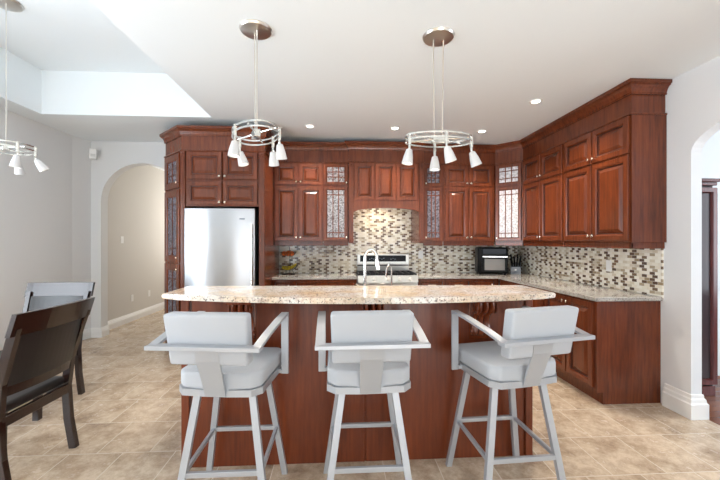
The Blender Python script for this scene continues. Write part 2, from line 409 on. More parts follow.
def two_rows(root, doors, z=UZ):
    """doors: list of (x0,x1,knobside) wood doors: one tall below, one short above"""
    for x0, x1, side in doors:
        kx = x1-.022 if side == 'r' else x0+.022
        door(root, x0, x1, 1.405-z, 2.145-z, (kx, 1.405-z+.045))
        door(root, x0, x1, 2.168-z, 2.462-z, (kx, 2.168-z+.04))
cab = thing('wall_cabinet', 'cherry wall cabinet with solid doors, hanging just right of the fridge surround', 'cabinet', (-.895, YU, UZ), 0)
upper_body(cab, .665, WB-YU)
two_rows(cab, [(.012, .323, 'r'), (.337, .652, 'l')])
def glass_unit(x, w, label, glass, side, z=UZ):
    c = thing('glass_cabinet', label, 'cabinet', (x, YU, UZ), 0)
    upper_body(c, w, WB-YU)
    kx = w-.03 if side == 'r' else .03
    glass_door(c, .012, w-.014, 1.405-z, 2.145-z, glass, (kx, 1.45-z), 2, (.10, .90))
    glass_door(c, .012, w-.014, 2.168-z, 2.462-z, glass, (kx, 2.20-z), 2, (.33, .67))
    return c
glass_unit(-.229, .350, 'cherry wall cabinet with leaded glass doors, on the left side of the range hood', GLASS, 'r')
glass_unit(1.165, .285, 'cherry wall cabinet with leaded glass doors, on the right side of the range hood', GLASSD, 'l')
cab2 = thing('wall_cabinet', 'cherry wall cabinet with solid doors above the drawers between range and black oven', 'cabinet', (1.452, YU, UZ), 0)
upper_body(cab2, .735, WB-YU)
two_rows(cab2, [(.022, .353, 'r'), (.367, .700, 'l')])
# range hood cabinet with arched valance
hood = thing('range_hood_cabinet', 'projecting cherry hood cabinet with three doors and arched valance above the range', 'cabinet', (.123, 4.77, 1.37), 0)
hz = 1.37; hw = 1.040
m = MB(); m.box(0, hw, 0, WB-4.77, 1.945-hz, UT-hz); m.box(0, .062, 0, WB-4.77, 0, 1.945-hz); m.box(hw-.075, hw, 0, WB-4.77, 0, 1.945-hz)
m.build('body', CHERRY, hood)
for x0, x1, kn in ((.077, .352, None), (.364, .640, None), (.652, .940, None)):
    door(hood, x0, x1+.012 if x1 > .9 else x1, 1.958-hz, 2.462-hz)
vp = [(.06, 1.952-hz), (hw-.07, 1.952-hz), (hw-.07, 1.79-hz)]
for k in range(1, 16):
    t = 1-k/16; vp.append((.06+(hw-.13)*t, 1.80-hz+.052*math.sin(t*PI)**.6))
vp.append((.06, 1.79-hz))
MB().prism(vp, 'y', -.012, .02).build('valance', CHERRY, hood)
pilaster(hood, .002, .062, 0, UT-hz); pilaster(hood, hw-.068, hw-.004, 0, UT-hz)
hl = MB().box(hw/2-.10, hw/2+.10, .20, .28, 1.938-hz, 1.945-hz).build('lamp', LED, hood)
l = bpy.data.lights.new('hood_lamp_beam', 'AREA'); l.energy = 2.6; l.color = (1, .82, .60); l.size = .2
lo = bpy.data.objects.new('hood_lamp_beam', l); C.objects.link(lo); lo.parent = hood; lo.location = (hw/2-.1, .24, 1.93-hz)
# diagonal corner cabinet
dc = thing('corner_cabinet', 'diagonal cherry corner cabinet with bright leaded glass doors above the knife block', 'cabinet', (2.20, YU, UZ), R(-45))
L = math.hypot(.26, .26)
inv = Matrix.Rotation(R(45), 2)
poly = [inv @ Vector((x-2.20, y-YU)) for x, y in ((2.20, YU), (2.46, YU-.26), (2.765, YU-.26), (2.765, WB), (2.20, WB))]
MB().prism([(p.x, p.y) for p in poly], 'z', 0, UT-UZ).build('body', CHERRY, dc)
MB().box(.0, L, .004, .03, -.055, 0, .004).build('light_rail', CHERRY, dc)
glass_door(dc, .014, L-.014, .015, 2.145-UZ, GLASSB, (.035, .05), 2, (.09, .91))
glass_door(dc, .014, L-.014, 2.168-UZ, 2.462-UZ, GLASSB, None, 2, (.25, .75))
# right-hand run of wall cabinets, facing the island
XU = 2.46
def right_upper(y0, y1, doors, label):
    c = thing('wall_cabinet', label, 'cabinet', (XU, y0, UZ), R(-90))
    w = y0-y1
    MB().box(0, w, 0, XR-XU, 0, UT-UZ).build('body', CHERRY, c)
    MB().box(.0, w-.012, .006, .03, -.055, 0, .004).build('light_rail', CHERRY, c)
    for a, b, s in doors:
        x0, x1 = y0-a, y0-b; kx = x1-.022 if s == 'r' else x0+.022
        door(c, x0, x1, 1.405-UZ, 2.135-UZ, (kx, 1.405-UZ+.045)); door(c, x0, x1, 2.148-UZ, 2.462-UZ, (kx, 2.148-UZ+.045))
    return c
right_upper(4.578, 3.712, [(4.548, 4.148, 'r'), (4.134, 3.724, 'l')], 'cherry wall cabinet on the right wall, next to the diagonal glass corner cabinet')
cr = right_upper(3.710, 2.82, [(3.694, 3.272, 'r'), (3.258, 2.834, 'l')], 'cherry wall cabinet at the near end of the right wall, plain end panel showing')
MB().box(3.710-2.82-.004, 3.710-2.82+.004, .0, XR-XU, -.002, UT-UZ).build('end_panel', CHERRY, cr)
MB().box(3.710-2.82-.03, 3.710-2.82-.012, .006, XR-XU, -.055, 0, .003).build('light_rail', CHERRY, cr)
# crown with frieze
CP = [(-.02, 2.466), (.012, 2.466), (.016, 2.474), (.012, 2.484), (-.004, 2.490), (-.004, 2.640), (.010, 2.640), (.014, 2.648), (.010, 2.656), (.014, 2.668), (.024, 2.690), (.040, 2.706), (.048, 2.710), (.048, 2.718), (.060, 2.722), (.060, 2.748), (-.02, 2.748)]
o = MB().sweep(CP, [(-.84, YU), (.123, YU), (.123, 4.77), (1.163, 4.77), (1.163, YU), (2.20, YU), (XU, YU-.26), (XU, 2.82), (XR-.005, 2.82)]).build('crown_molding', [CHERRY])
tag(o, 'cherry crown and frieze running over the back and right wall cabinets', 'molding')

# tall fridge surround
YF = 4.28
fr = thing('fridge_surround', 'tall cherry cabinet framing the steel fridge, four doors above it', 'cabinet', (-1.885, YF, 0), 0)
X = lambda x: x+1.885
m = MB(); m.box(0, .045, 0, .95, 0, 2.47); m.box(X(-.965), X(-.90), 0, 1.0, 0, 2.47); m.box(.045, X(-.965), 0, 1.0, 1.815, 2.47)
m.build('body', CHERRY, fr)
pilaster(fr, .0, .052, .10, 2.47); pilaster(fr, X(-.968), X(-.905), .10, 2.47)
for x0, x1, s in ((-1.812, -1.402, 'r'), (-1.388, -.985, 'l')):
    kx = X(x1)-.025 if s == 'r' else X(x0)+.025
    door(fr, X(x0), X(x1), 1.830, 2.106, (kx, 1.86), -.012); door(fr, X(x0), X(x1), 2.136, 2.462, (kx, 2.17), -.012)
MB().sweep([(a, b+.012) if b > 2.6 else (a, b) for a, b in CP], [(-2.24+1.885, 1.0), (-2.24+1.885, .355), (0, 0), (X(-.90), 0), (X(-.90), 1.0)]).build('crown_molding', CHERRY, fr)
# angled glazed end cabinet
an = thing('display_cabinet', 'narrow angled cherry cabinet with glazed doors on the left of the fridge', 'cabinet', (-2.24, 4.635, 0), R(-45))
L2 = math.hypot(.355, .355)
poly = [inv @ Vector((x+2.24, y-4.635)) for x, y in ((-2.24, 4.635), (-1.885, 4.28), (-1.885, WB-.02), (-2.24, WB-.02))]
MB().prism([(p.x, p.y) for p in poly], 'z', 0, 2.468).build('body', CHERRY, an)
glass_door(an, .03, L2-.02, 2.04, 2.455, GLASSD, (L2-.05, 2.10), 1, (.33, .66), .085)
glass_door(an, .03, L2-.02, 1.14, 2.02, GLASSD, (L2-.05, 1.20), 1, (.12, .88), .085)
glass_door(an, .03, L2-.02, .14, 1.12, GLASSD, (L2-.05, 1.06), 1, (.12, .88), .085)
# refrigerator
rf = thing('refrigerator', 'brushed steel refrigerator set in the cherry surround', 'refrigerator', (-1.415, 4.30, 0), 0)
MB().box(-.41, .40, .03, .72, .02, 1.78, .004).build('body', DKGREY, rf)
m = MB(); m.box(-.423, .405, -.055, .025, .70, 1.792, .012, seg=3); d = m.build('door', STEEL, rf, True)
m = MB(); m.tube([(.375, -.10, .86), (.375, -.10, 1.60)], .012, 10); m.box(.368, .382, -.10, -.055, .875, .895); m.box(.368, .382, -.10, -.055, 1.565, 1.585)
m.build('handle', CHROME, d, True)
MB().box(.22, .285, -.057, -.054, 1.655, 1.672, .004).build('badge', GREYP, d)
m = MB(); m.box(-.423, .405, -.055, .025, .06, .685, .012, seg=3); d2 = m.build('freezer_drawer', STEEL, rf, True)
m = MB(); m.tube([(-.33, -.10, .62), (.31, -.10, .62)], .012, 10); m.box(-.30, -.28, -.10, -.055, .612, .628); m.box(.26, .28, -.10, -.055, .612, .628)
m.build('handle', CHROME, d2, True)
MB().box(-.40, .39, -.01, .02, 0, .06).build('kick_plate', BLACK, rf)

# base cabinets, back wall
BZ = .885
def base_back(x0, x1, label, drawers, doors):
    c = thing('base_cabinet', label, 'cabinet', (x0, 4.73, 0), 0); w = x1-x0
    m = MB(); m.box(0, w, 0, WB-.012-4.73, .10, BZ); m.box(0, w, .05, WB-.012-4.73, 0, .10); m.build('body', CHERRY, c)
    for a, b, kind in drawers:
        d = MB().ringdoor(a-x0, b-x0, .715, .868, [(u*.42, v) for u, v in DR], 0, mi_groove=(6, 7)).build('drawer', [CHERRY, GLAZE], c)
        mid = (a+b)/2-x0
        if kind == 'knob': MB().lathe([(.005, 0), (.005, .010), (.014, .016), (.015, .022), (.008, .027)], (mid+(b-a)*.32, -.019, .80), (0, -1, 0), 12).build('knob', KNOBM, d, True)
        elif kind == 'pull': MB().tube([(mid-.06, -.018, .80), (mid-.055, -.04, .80), (mid+.055, -.04, .80), (mid+.06, -.018, .80)], .006, 8).build('handle', KNOBM, d, True)
    for a, b, s in doors:
        door(c, a-x0, b-x0, .13, .70, ((b-x0-.022) if s == 'r' else (a-x0+.022), .65))
    return c
base_back(-.898, -.625, 'narrow cherry base cabinet beside the fridge surround, under the fruit stand', [(-.885, -.638, 'knob')], [(-.885, -.638, 'r')])
base_back(-.622, .232, 'wide cherry base cabinet between the fruit corner and the left side of the range', [(-.608, .218, 'pull')], [(-.608, -.202, 'r'), (-.188, .218, 'l')])
base_back(1.058, 1.812, 'cherry base cabinet immediately right of the range', [(1.072, 1.428, 'pull'), (1.442, 1.798, 'pull')], [(1.072, 1.428, 'r'), (1.442, 1.798, 'l')])
base_back(1.815, 2.198, 'cherry base cabinet under the black countertop oven in the corner', [(1.83, 2.15, 'knob')], [(1.83, 2.15, 'r')])
# base cabinets, right wall
def base_right(y0, y1, label, doors, end=False):
    c = thing('base_cabinet', label, 'cabinet', (2.20, y0, 0), R(-90)); w = y0-y1
    m = MB(); m.box(0, w, 0, XR-.01-2.20, .10, BZ); m.box(0, w, .05, XR-.01-2.20, 0, .10); m.build('body', CHERRY, c)
    for a, b, s in doors:
        x0, x1 = y0-a, y0-b
        door(c, x0, x1, .135, .865, ((x1-.022) if s == 'r' else (x0+.022), .825))
    if end:
        m = MB(); m.box(w, w+.008, -.004, XR-2.20, .10, BZ); m.box(w, w+.008, .05, XR-2.20, 0, .10); m.build('end_panel', CHERRY, c)
    return c
base_right(4.70, 3.637, 'cherry base cabinet on the right wall, next to the corner', [(4.42, 4.04, 'r'), (4.026, 3.65, 'l')])
base_right(3.635, 2.88, 'cherry base cabinet at the near end of the right wall with plain end panel', [(3.62, 3.272, 'r'), (3.258, 2.912, 'l')], True)
# countertops
def slab(pts, z0, z1, name, mt, lab, bev=.008, mb=None):
    m = MB().prism(pts, 'z', z0, z1)
    bmesh.ops.bevel(m.b, geom=[e for e in m.b.edges if abs((e.verts[0].co-e.verts[1].co).z) < 1e-5], offset=bev, segments=2, affect='EDGES', profile=.5)
    return tag(m.build(name, mt), lab, 'countertop')
slab([(-.898, 4.69), (.235, 4.69), (.235, WB-.012), (-.898, WB-.012)], BZ, .922, 'countertop', GRANG, 'speckled granite counter between fridge surround and range')
slab([(1.057, 4.69), (2.165, 4.69), (2.165, 2.845), (XR-.012+.006, 2.845), (XR-.006, WB-.012), (1.057, WB-.012)], BZ, .922, 'countertop', GRANG, 'L-shaped speckled granite counter from the range around the corner to the right wall end')
# backsplashes
m = MB(); m.box(-.898, 2.76, WB-.010, WB, .90, 1.40); m.box(.18, 1.09, WB-.010, WB, 1.40, 1.96)
struct('trim_1', m, MOSX)
struct('trim_2', MB().box(XR-.010, XR, 2.845, WB-.01, .90, 1.40), MOSY)

# ---------------------------------------------------------------- island
isl = thing('kitchen_island', 'cherry kitchen island with carved corbels and panelled seating side', 'island', (.14, 2.22, 0), 0)
IX = lambda x: x-.14
m = MB(); m.box(IX(-.97), IX(1.25), .004, .22, .0, 1.054); m.box(IX(-.97), IX(1.25), .22, .86, .0, .885)
m.build('body', ISLWOOD, isl)
for a, b in ((-.972, -.925), (1.205, 1.252)): MB().box(IX(a), IX(b), -.014, .01, 0, 1.054, .003).build('corner_post', ISLWOOD, isl)
for a, b in ((-.915, .158), (.166, 1.195)): MB().box(IX(a), IX(b), -.004, .006, 0.0, 1.054, .0025).build('front_panel', ISLWOOD, isl)
m = MB(); m.box(IX(.150), IX(.156), -.0065, .004, 0, 1.04); m.box(IX(-.925), IX(-.915), -.006, .004, 0, 1.04, mi=1); m.build('panel_seam', [ISLWOOD, GLAZE], isl)
# lower counter with sink side doors facing the range
for k in range(4):
    a = -.95+k*.55; door_o = MB().ringdoor(IX(a), IX(a+.53), .12, .86, [(u, -v) for u, v in DR], .86, mi_groove=(6, 7)).build('door', [ISLWOOD, GLAZE], isl)
def corbel(x):
    m = MB(); pts = [(0, 1.030), (-.150, 1.030), (-.155, 1.012), (-.152, .985), (-.140, .968), (-.115, .952), (-.085, .935), (-.062, .912), (-.052, .888), (-.056, .862), (-.066, .845), (-.070, .826), (-.060, .808), (-.036, .796), (0, .790)]
    w = .118
    for i in range(3):
        c = x-w/2+w*(i+.5)/3
        n = 5; rows = []
        for k in range(n+1):   # rounded ribs
            t = -1+2*k/n; xx = c+t*w/6*.92; s = 1-.20*t*t
            rows.append([m.b.verts.new((xx, p[0]*s, p[1])) for p in pts])
        for A, B in zip(rows, rows[1:]):
            for j in range(len(pts)): m.face([A[j], A[(j+1) % len(pts)], B[(j+1) % len(pts)], B[j]])
        m.face(rows[0]); m.face(rows[-1][::-1])
    m.box(x-w/2-.012, x+w/2+.012, -.165, 0, 1.030, 1.054, .003)
    for sx in (-1, 1):
        m.lathe([(.038, 0), (.038, .006), (.026, .004), (.018, .010), (0, .010)], (x+sx*w/2*.96, -.108, .990), (sx, 0, 0), 16)
        m.lathe([(.026, 0), (.026, .006), (.016, .004), (.010, .009), (0, .009)], (x+sx*w/2*.96, -.040, .828), (sx, 0, 0), 14)
    m.box(x-w/2-.006, x+w/2+.006, -.012, 0, .77, 1.054, .002)
    return m.build('corbel', CORB, isl, True)
for x in (-.585, .20, .895): corbel(IX(x))
# bar top, bowed front
fp = []
for k in range(25):
    t = k/24; x = -1.062+t*(1.306+1.062); fp.append((x, 2.155-.105*t-(.185)*math.sin(t*PI)**.8+0.0))
slab(fp+[(1.300, 2.40), (1.290, 2.42), (-1.056, 2.505)], 1.054, 1.087, 'granite_bar', GRAN, 'long bowed cream granite bar top on the kitchen island', .010)
slab([(-.98, 2.445), (1.26, 2.445), (1.26, 3.12), (-.98, 3.12)], .886, .924, 'countertop', GRAN, 'lower granite counter on the range side of the island, behind the bar top', .006)
# faucets
fa = thing('faucet', 'tall pale gooseneck kitchen faucet behind the bar top', 'faucet', (.205, 2.86, .924), 0)
m = MB(); m.lathe([(.028, 0), (.028, .012), (.018, .03), (.016, .06)], n=16)
pts = [(0, 0, .05), (0, 0, .33)]+[(.050-.050*math.cos(a), 0, .33+.075*math.sin(a)) for a in [PI*k/10 for k in range(1, 10)]]+[(.098, 0, .32)]
m.tube(pts, .0125, 12); m.build('neck', CHROME, fa, True)
MB().tube([(.098, 0, .325), (.104, 0, .27), (.108, 0, .24)], [.015, .020, .021], 12).build('spray_head', CHROME, fa, True)
MB().tube([(0, 0, .09), (-.03, -.01, .10), (-.075, -.02, .13)], .006, 8).build('lever', CHROME, fa, True)
fb = thing('water_tap', 'small slim filter tap right of the gooseneck faucet', 'faucet', (.425, 2.86, .924), 0)
m = MB(); m.lathe([(.018, 0), (.018, .01), (.009, .02)], n=12)
m.tube([(0, 0, .01), (0, 0, .22)]+[(-.022+.022*math.cos(a), 0, .22+.055*math.sin(a)) for a in [PI*k/8 for k in range(1, 8)]]+[(-.046, 0, .20), (-.048, 0, .18)], .0065, 8)
m.build('neck', CHROME, fb, True)
MB().tube([(.0, 0, .06), (.03, 0, .065)], .004, 6).build('lever', CHROME, fb, True)

# ---------------------------------------------------------------- range
rg = thing('range', 'stainless steel gas range with black grates under the hood', 'stove', (.647, 4.66, 0), 0)
m = MB(); m.box(-.405, .405, .03, .60, .04, .915); m.build('body', STEEL2, rg)
m = MB(); m.box(-.405, .405, .03, .62, .915, .932, .003); m.build('cooktop', BLACKG, rg)
m = MB()
for c in (-.27, 0, .27):
    for dx in (-.12, -.04, .04, .12): m.box(c+dx-.005, c+dx+.005, .06, .54, .945, .960)
    for yy in (.06, .22, .38, .53): m.box(c-.128, c+.128, yy-.005, yy+.005, .943, .958)
    for dx in (-.12, .12):
        for yy in (.065, .535): m.box(c+dx-.006, c+dx+.006, yy-.006, yy+.006, .930, .945)
m.build('grate', IRON, rg)
for c in (-.27, .27):
    for yy in (.17, .42): MB().lathe([(.045, 0), (.045, .008), (.028, .012)], (c, yy, .931), n=16).build('burner', IRON, rg)
pn = MB().prism([(-.01, .845), (.03, .845), (.03, .935), (.014, .935)], 'x', -.405, .405).build('control_panel', STEEL2, rg)
for x in (-.31, -.19, 0.0, .15, .30):
    MB().lathe([(.026, 0), (.026, .008), (.020, .012), (.018, .034), (0, .034)], (x, .0, .888), (0, -1, .12), 16).build('knob', NICKEL, pn, True)
dr = MB().box(-.40, .40, -.01, .03, .22, .835, .005).build('oven_door', STEEL2, rg)
MB().box(-.28, .28, -.013, -.008, .36, .68).build('window', BLACKG, dr)
m = MB(); m.tube([(-.34, -.05, .79), (.34, -.05, .79)], .012, 10); m.box(-.33, -.31, -.05, -.01, .783, .797); m.box(.31, .33, -.05, -.01, .783, .797)
m.build('handle', NICKEL, dr, True)
MB().box(-.40, .40, -.008, .03, .06, .21, .005).build('storage_drawer', STEEL2, rg)
bg = MB().prism([(.555, .93), (.60, .93), (.60, 1.215), (.575, 1.215), (.560, 1.20), (.550, 1.06)], 'x', -.385, .385).build('backguard', STEEL2, rg)
MB().hexa([(-.345, .552, 1.085), (.345, .552, 1.085), (.345, .562, 1.085), (-.345, .562, 1.085), (-.345, .556, 1.185), (.345, .556, 1.185), (.345, .566, 1.185), (-.345, .566, 1.185)]).build('display', BLACKG, bg)
MB().box(-.385, .385, .547, .556, 1.030, 1.046).build('vent_slot', BLACK, bg)
m = MB()
for k, x in enumerate((-.20, -.17, -.14, -.05, -.02, .01, .12, .15, .18)): m.box(x-.007, x+.007, .5505, .554, 1.125+.012*(k % 2), 1.133+.012*(k % 2))
m.build('display_mark', GREYP, bg)

# ---------------------------------------------------------------- counter things
tv_ = thing('countertop_oven', 'black countertop oven with silver handle in the back corner', 'oven', (2.21, 5.01, .922), R(-14))
MB().box(-.205, .205, -.16, .16, .012, .385, .025, seg=3).build('body', BLACK, tv_, True)
d = MB().box(-.15, .19, -.178, -.158, .04, .27, .006).build('door', BLACK, tv_)
MB().box(-.115, .155, -.181, -.176, .065, .225).build('window', mat('oven_window', srgb(120, 118, 116), .3, Specular_IOR_Level=.2), d)
m = MB(); m.box(-.15, .19, -.21, -.19, .245, .268, .006); m.box(-.13, -.11, -.195, -.175, .25, .264); m.box(.15, .17, -.195, -.175, .25, .264)
m.build('handle', CHROME, d)
MB().box(-.14, .18, -.163, -.158, .29, .37, .004).build('display', BLACKG, tv_)
for sx in (-.17, .17):
    for sy in (-.12, .12): MB().lathe([(.014, 0), (.014, .014)], (sx, sy, 0), n=10).build('foot', BLACK, tv_)
kb = thing('knife_block', 'grey knife block full of black-handled knives beside the countertop oven', 'knife block', (2.565, 4.97, .922), R(-30))
MB().prism([(-.055, 0), (.07, 0), (.07, .16), (-.055, .10)], 'x', -.065, .065).build('block', GREYP, kb)
MB().box(-.012, .012, -.058, -.0545, .05, .072).build('badge', WHITEP, kb)
for i in range(4):
    for j in range(2):
        x = -.045+.03*i; y = -.025+.055*j; z = .105+.03*j
        hl = .12+.03*((i+j) % 2)
        MB().bar((x, y, z), (x+.015*(i-1.5), y-.03, z+hl), .019, .026, (0, 1, 0)).build('knife_handle', BLACK, kb)
# two-tier wire fruit stand
fs = thing('fruit_stand', 'two-tier wire fruit stand on the counter beside the fridge surround', 'fruit stand', (-.735, 5.06, .922), 0)
def wire_bowl(z, r, h):
    m = MB()
    ring = lambda rr, zz: [(rr*math.cos(a), rr*math.sin(a), zz) for a in [2*PI*k/24 for k in range(24)]]
    for f in (0, .35, .7, 1): m.tube(ring(r*(.45+.55*f**.6), z+h*f), .0028, 5, True)
    for k in range(16):
        a = 2*PI*k/16; m.tube([(r*(.45+.55*f**.6)*math.cos(a), r*(.45+.55*f**.6)*math.sin(a), z+h*f) for f in (0, .2, .5, 1)], .002, 4)
    m.lathe([(r*.45, 0), (r*.45, .003)], (0, 0, z-.001), n=20)
    return m.build('basket', WIRE, fs)
wire_bowl(.065, .135, .065); wire_bowl(.265, .115, .055)
MB().tube([(0, .14, .005), (-.0, .155, .15), (0, .15, .30), (0, .10, .39), (0, 0, .42)], .004, 6).build('hook_pole', WIRE, fs, True)
m = MB(); m.tube([(.09*math.cos(a), .09*math.sin(a), .004) for a in [2*PI*k/20 for k in range(20)]], .004, 6, True)
for a in (0, 2.1, 4.2): m.tube([(.09*math.cos(a), .09*math.sin(a), .004), (.05*math.cos(a), .05*math.sin(a), .066)], .003, 5)
m.tube([(0, .09, .004), (0, .14, .008)], .004, 6); m.build('stand_foot', WIRE, fs)
orz = None
spots = [(-.055, -.045, .30, 'leftmost orange on the upper tier of the fruit stand'), (.0, -.055, .302, 'middle front orange on the upper tier of the fruit stand'), (.055, -.045, .30, 'rightmost orange on the upper tier of the fruit stand'), (.0, .03, .302, 'orange at the back of the upper tier of the fruit stand')]
for x, y, z, lb in spots:
    loc = (-.735+x, 5.06+y, .922+z)
    if orz is None:
        m = MB(); bmesh.ops.create_uvsphere(m.b, u_segments=16, v_segments=10, radius=.034)
        orz = m.build('orange', ORANGE, None, True, loc); tag(orz, lb, 'orange', 'oranges on the fruit stand')
    else:
        o = orz.copy(); C.objects.link(o); o.location = loc; o['label'] = lb
for k, lb in enumerate(('frontmost banana in the lower basket of the fruit stand', 'middle banana in the lower basket of the fruit stand', 'rearmost banana in the lower basket of the fruit stand')):
    pts = [(.115*math.cos(a), 0, .115*math.sin(a)*.6) for a in [PI*1.16+PI*.68*i/8 for i in range(9)]]
    b = MB().tube(pts, [.005, .012, .016, .018, .018, .018, .016, .011, .005], 8).build('banana', BANANA, None, True, (-.725, 5.06-.06+k*.036, .922+.157+.006*k))
    b.rotation_euler = (R(-12), R(-12), R(8-5*k)); tag(b, lb, 'banana', 'bananas on the fruit stand')

# ---------------------------------------------------------------- outlets, switches, detector
def plate(loc, rz, label, kind='outlet'):
    t = thing('wall_outlet' if kind == 'outlet' else 'light_switch', label, kind, loc, rz)
    MB().box(-.036, .036, -.006, 0, -.058, .058, .002).build('cover_plate', WHITEP, t)
    m = MB()
    if kind == 'outlet':
        for z in (-.022, .022): m.box(-.016, .016, -.009, -.005, z-.014, z+.014, .002)
        m.build('socket', TRIM, t)
    else:
        m.box(-.016, .016, -.010, -.005, -.03, .03, .002); m.build('rocker', TRIM, t)
plate((1.235, WB-.010, 1.19), 0, 'white outlet in the mosaic backsplash right of the range')
plate((XR-.010, 3.44, 1.145), R(-90), 'white outlet in the mosaic backsplash on the right wall')
plate((-3.64, 6.08, 1.42), R(90), 'white light switch on the hall wall beyond the arch', 'switch')
plate((-3.64, 6.36, .40), R(90), 'white outlet low on the hall wall, nearer the arch')
plate((-3.64, 6.91, .40), R(90), 'white outlet low on the hall wall, farther down the hall')
md = thing('motion_detector', 'small white motion detector high in the far left corner', 'detector', (-3.49, 5.17, 2.63), R(30))
MB().box(-.045, .045, -.03, .03, -.075, .075, .015, seg=3).build('housing', WHITEP, md, True)
MB().box(-.028, .028, -.036, -.029, -.04, .0, .003).build('lens', mat('detector_lens', srgb(214, 214, 210), .3), md)
MB().box(-.012, .012, .02, .10, -.02, .02).build('bracket', WHITEP, md)

# ---------------------------------------------------------------- bar stools
st = thing('bar_stool', 'white upholstered metal bar stool on the left, nearest the dining chairs', 'stool', (-.555, 1.892, 0), 0, 'bar stools at the island')
FH, TH, LZ = .224, .130, .662; FY, TY = .243, .155
for sx in (-1, 1):
    for sy in (-1, 1):
        MB().legbar((sx*FH, sy*FY, 0), (sx*TH, sy*TY, LZ), .032, .028).build('leg', STOOLM, st)
rz_ = .30; hh = FH-(FH-TH)*rz_/LZ; hy = FY-(FY-TY)*rz_/LZ
for sy in (-1, 1): MB().box(-hh, hh, sy*hy-.010, sy*hy+.010, rz_-.012, rz_+.012, .002).build('footrest', STOOLM, st)
for sx in (-1, 1): MB().box(sx*hh-.009, sx*hh+.009, -hy, hy, rz_-.012, rz_+.010, .002).build('stretcher', STOOLM, st)
MB().box(-.15, .15, -.17, .17, .655, .668, .002).build('swivel_plate', STOOLM, st)
def make_seat(stool, ang, label=None):
    """everything above the swivel, turned by ang"""
    M = Matrix.Rotation(ang, 4, 'Z')
    def fin(m, name, mt, smooth=False, par=None):
        bmesh.ops.transform(m.b, matrix=M, verts=m.b.verts[:]); return m.build(name, mt, par or stool, smooth)
    def outline(hw, hf, hb, ch):
        return [(-hw+ch*.9, -hb), (-.06, -hb-.008), (.06, -hb-.008), (hw-ch*.9, -hb), (hw, -hb+ch), (hw, hf-.03), (hw-.03, hf), (-hw+.03, hf), (-hw, hf-.03), (-hw, -hb+ch)]
    fin(MB().prism(outline(.208, .215, .208, .045), 'z', .668, .700), 'seat_frame', STOOLM)
    m = MB().prism(outline(.206, .215, .204, .045), 'z', .700, .778)
    bmesh.ops.bevel(m.b, geom=m.b.edges[:], offset=.016, segments=3, affect='EDGES', profile=.5)
    fin(m, 'seat_cushion', FABRIC, True)
    # spine
    sp = [(0, -.185, .660), (0, -.215, .675), (0, -.232, .72), (0, -.262, .80), (0, -.288, .86), (0, -.300, .922)]
    fin(MB().strip(sp, [.096, .098, .100, .106, .110, .112], .010), 'back_support', STOOLM)
    # back pad, leaning
    m = MB(); n0, n1 = -.285, -.330
    m.hexa([(-.182, n0, .838), (.182, n0, .838), (.182, n0+.075, .838), (-.182, n0+.075, .838), (-.190, n1, 1.078), (.190, n1, 1.078), (.188, n1+.075, 1.078), (-.188, n1+.075, 1.078)])
    bmesh.ops.bevel(m.b, geom=m.b.edges[:], offset=.014, segments=3, affect='EDGES', profile=.5)
    fin(m, 'back_cushion', FABRIC, True)
    # bar across the back and the arms
    bz = .932
    fin(MB().box(-.257, .257, -.350, -.300, bz-.009, bz+.009, .001), 'back_bar', STOOLM)
    for sx in (-1, 1):
        arm = [(sx*.236, -.335, bz), (sx*.238, -.20, bz+.028), (sx*.240, -.02, bz+.055), (sx*.240, .11, bz+.066)]
        fin(MB().strip(arm, .040, .012), 'armrest', STOOLM)
        m = MB(); m.box(sx*.240-.020, sx*.240+.020, .098, .110, .665, bz+.070, .001)
        a, b = sorted((sx*.20, sx*.225)); m.box(a, b, .085, .112, .672, .692)
        fin(m, 'arm_post', STOOLM)
make_seat(st, R(-7))
def other_stool(loc, rz, ang, label):
    r = st.copy(); C.objects.link(r); r.location = loc; r.rotation_euler = (0, 0, rz); r['label'] = label
    for ch in [x for x in bpy.data.objects if x.parent == st]:
        if ch.name.split('.')[0] in ('leg', 'footrest', 'stretcher', 'swivel_plate'):
            c = ch.copy(); C.objects.link(c); c.parent = r
    make_seat(r, ang)
other_stool((.142, 1.885, 0), 0, R(1), 'white upholstered metal bar stool in the middle, in front of the faucet')
other_stool((.914, 1.918, 0), R(3), R(9), 'white upholstered metal bar stool on the right, nearest the base cabinets')

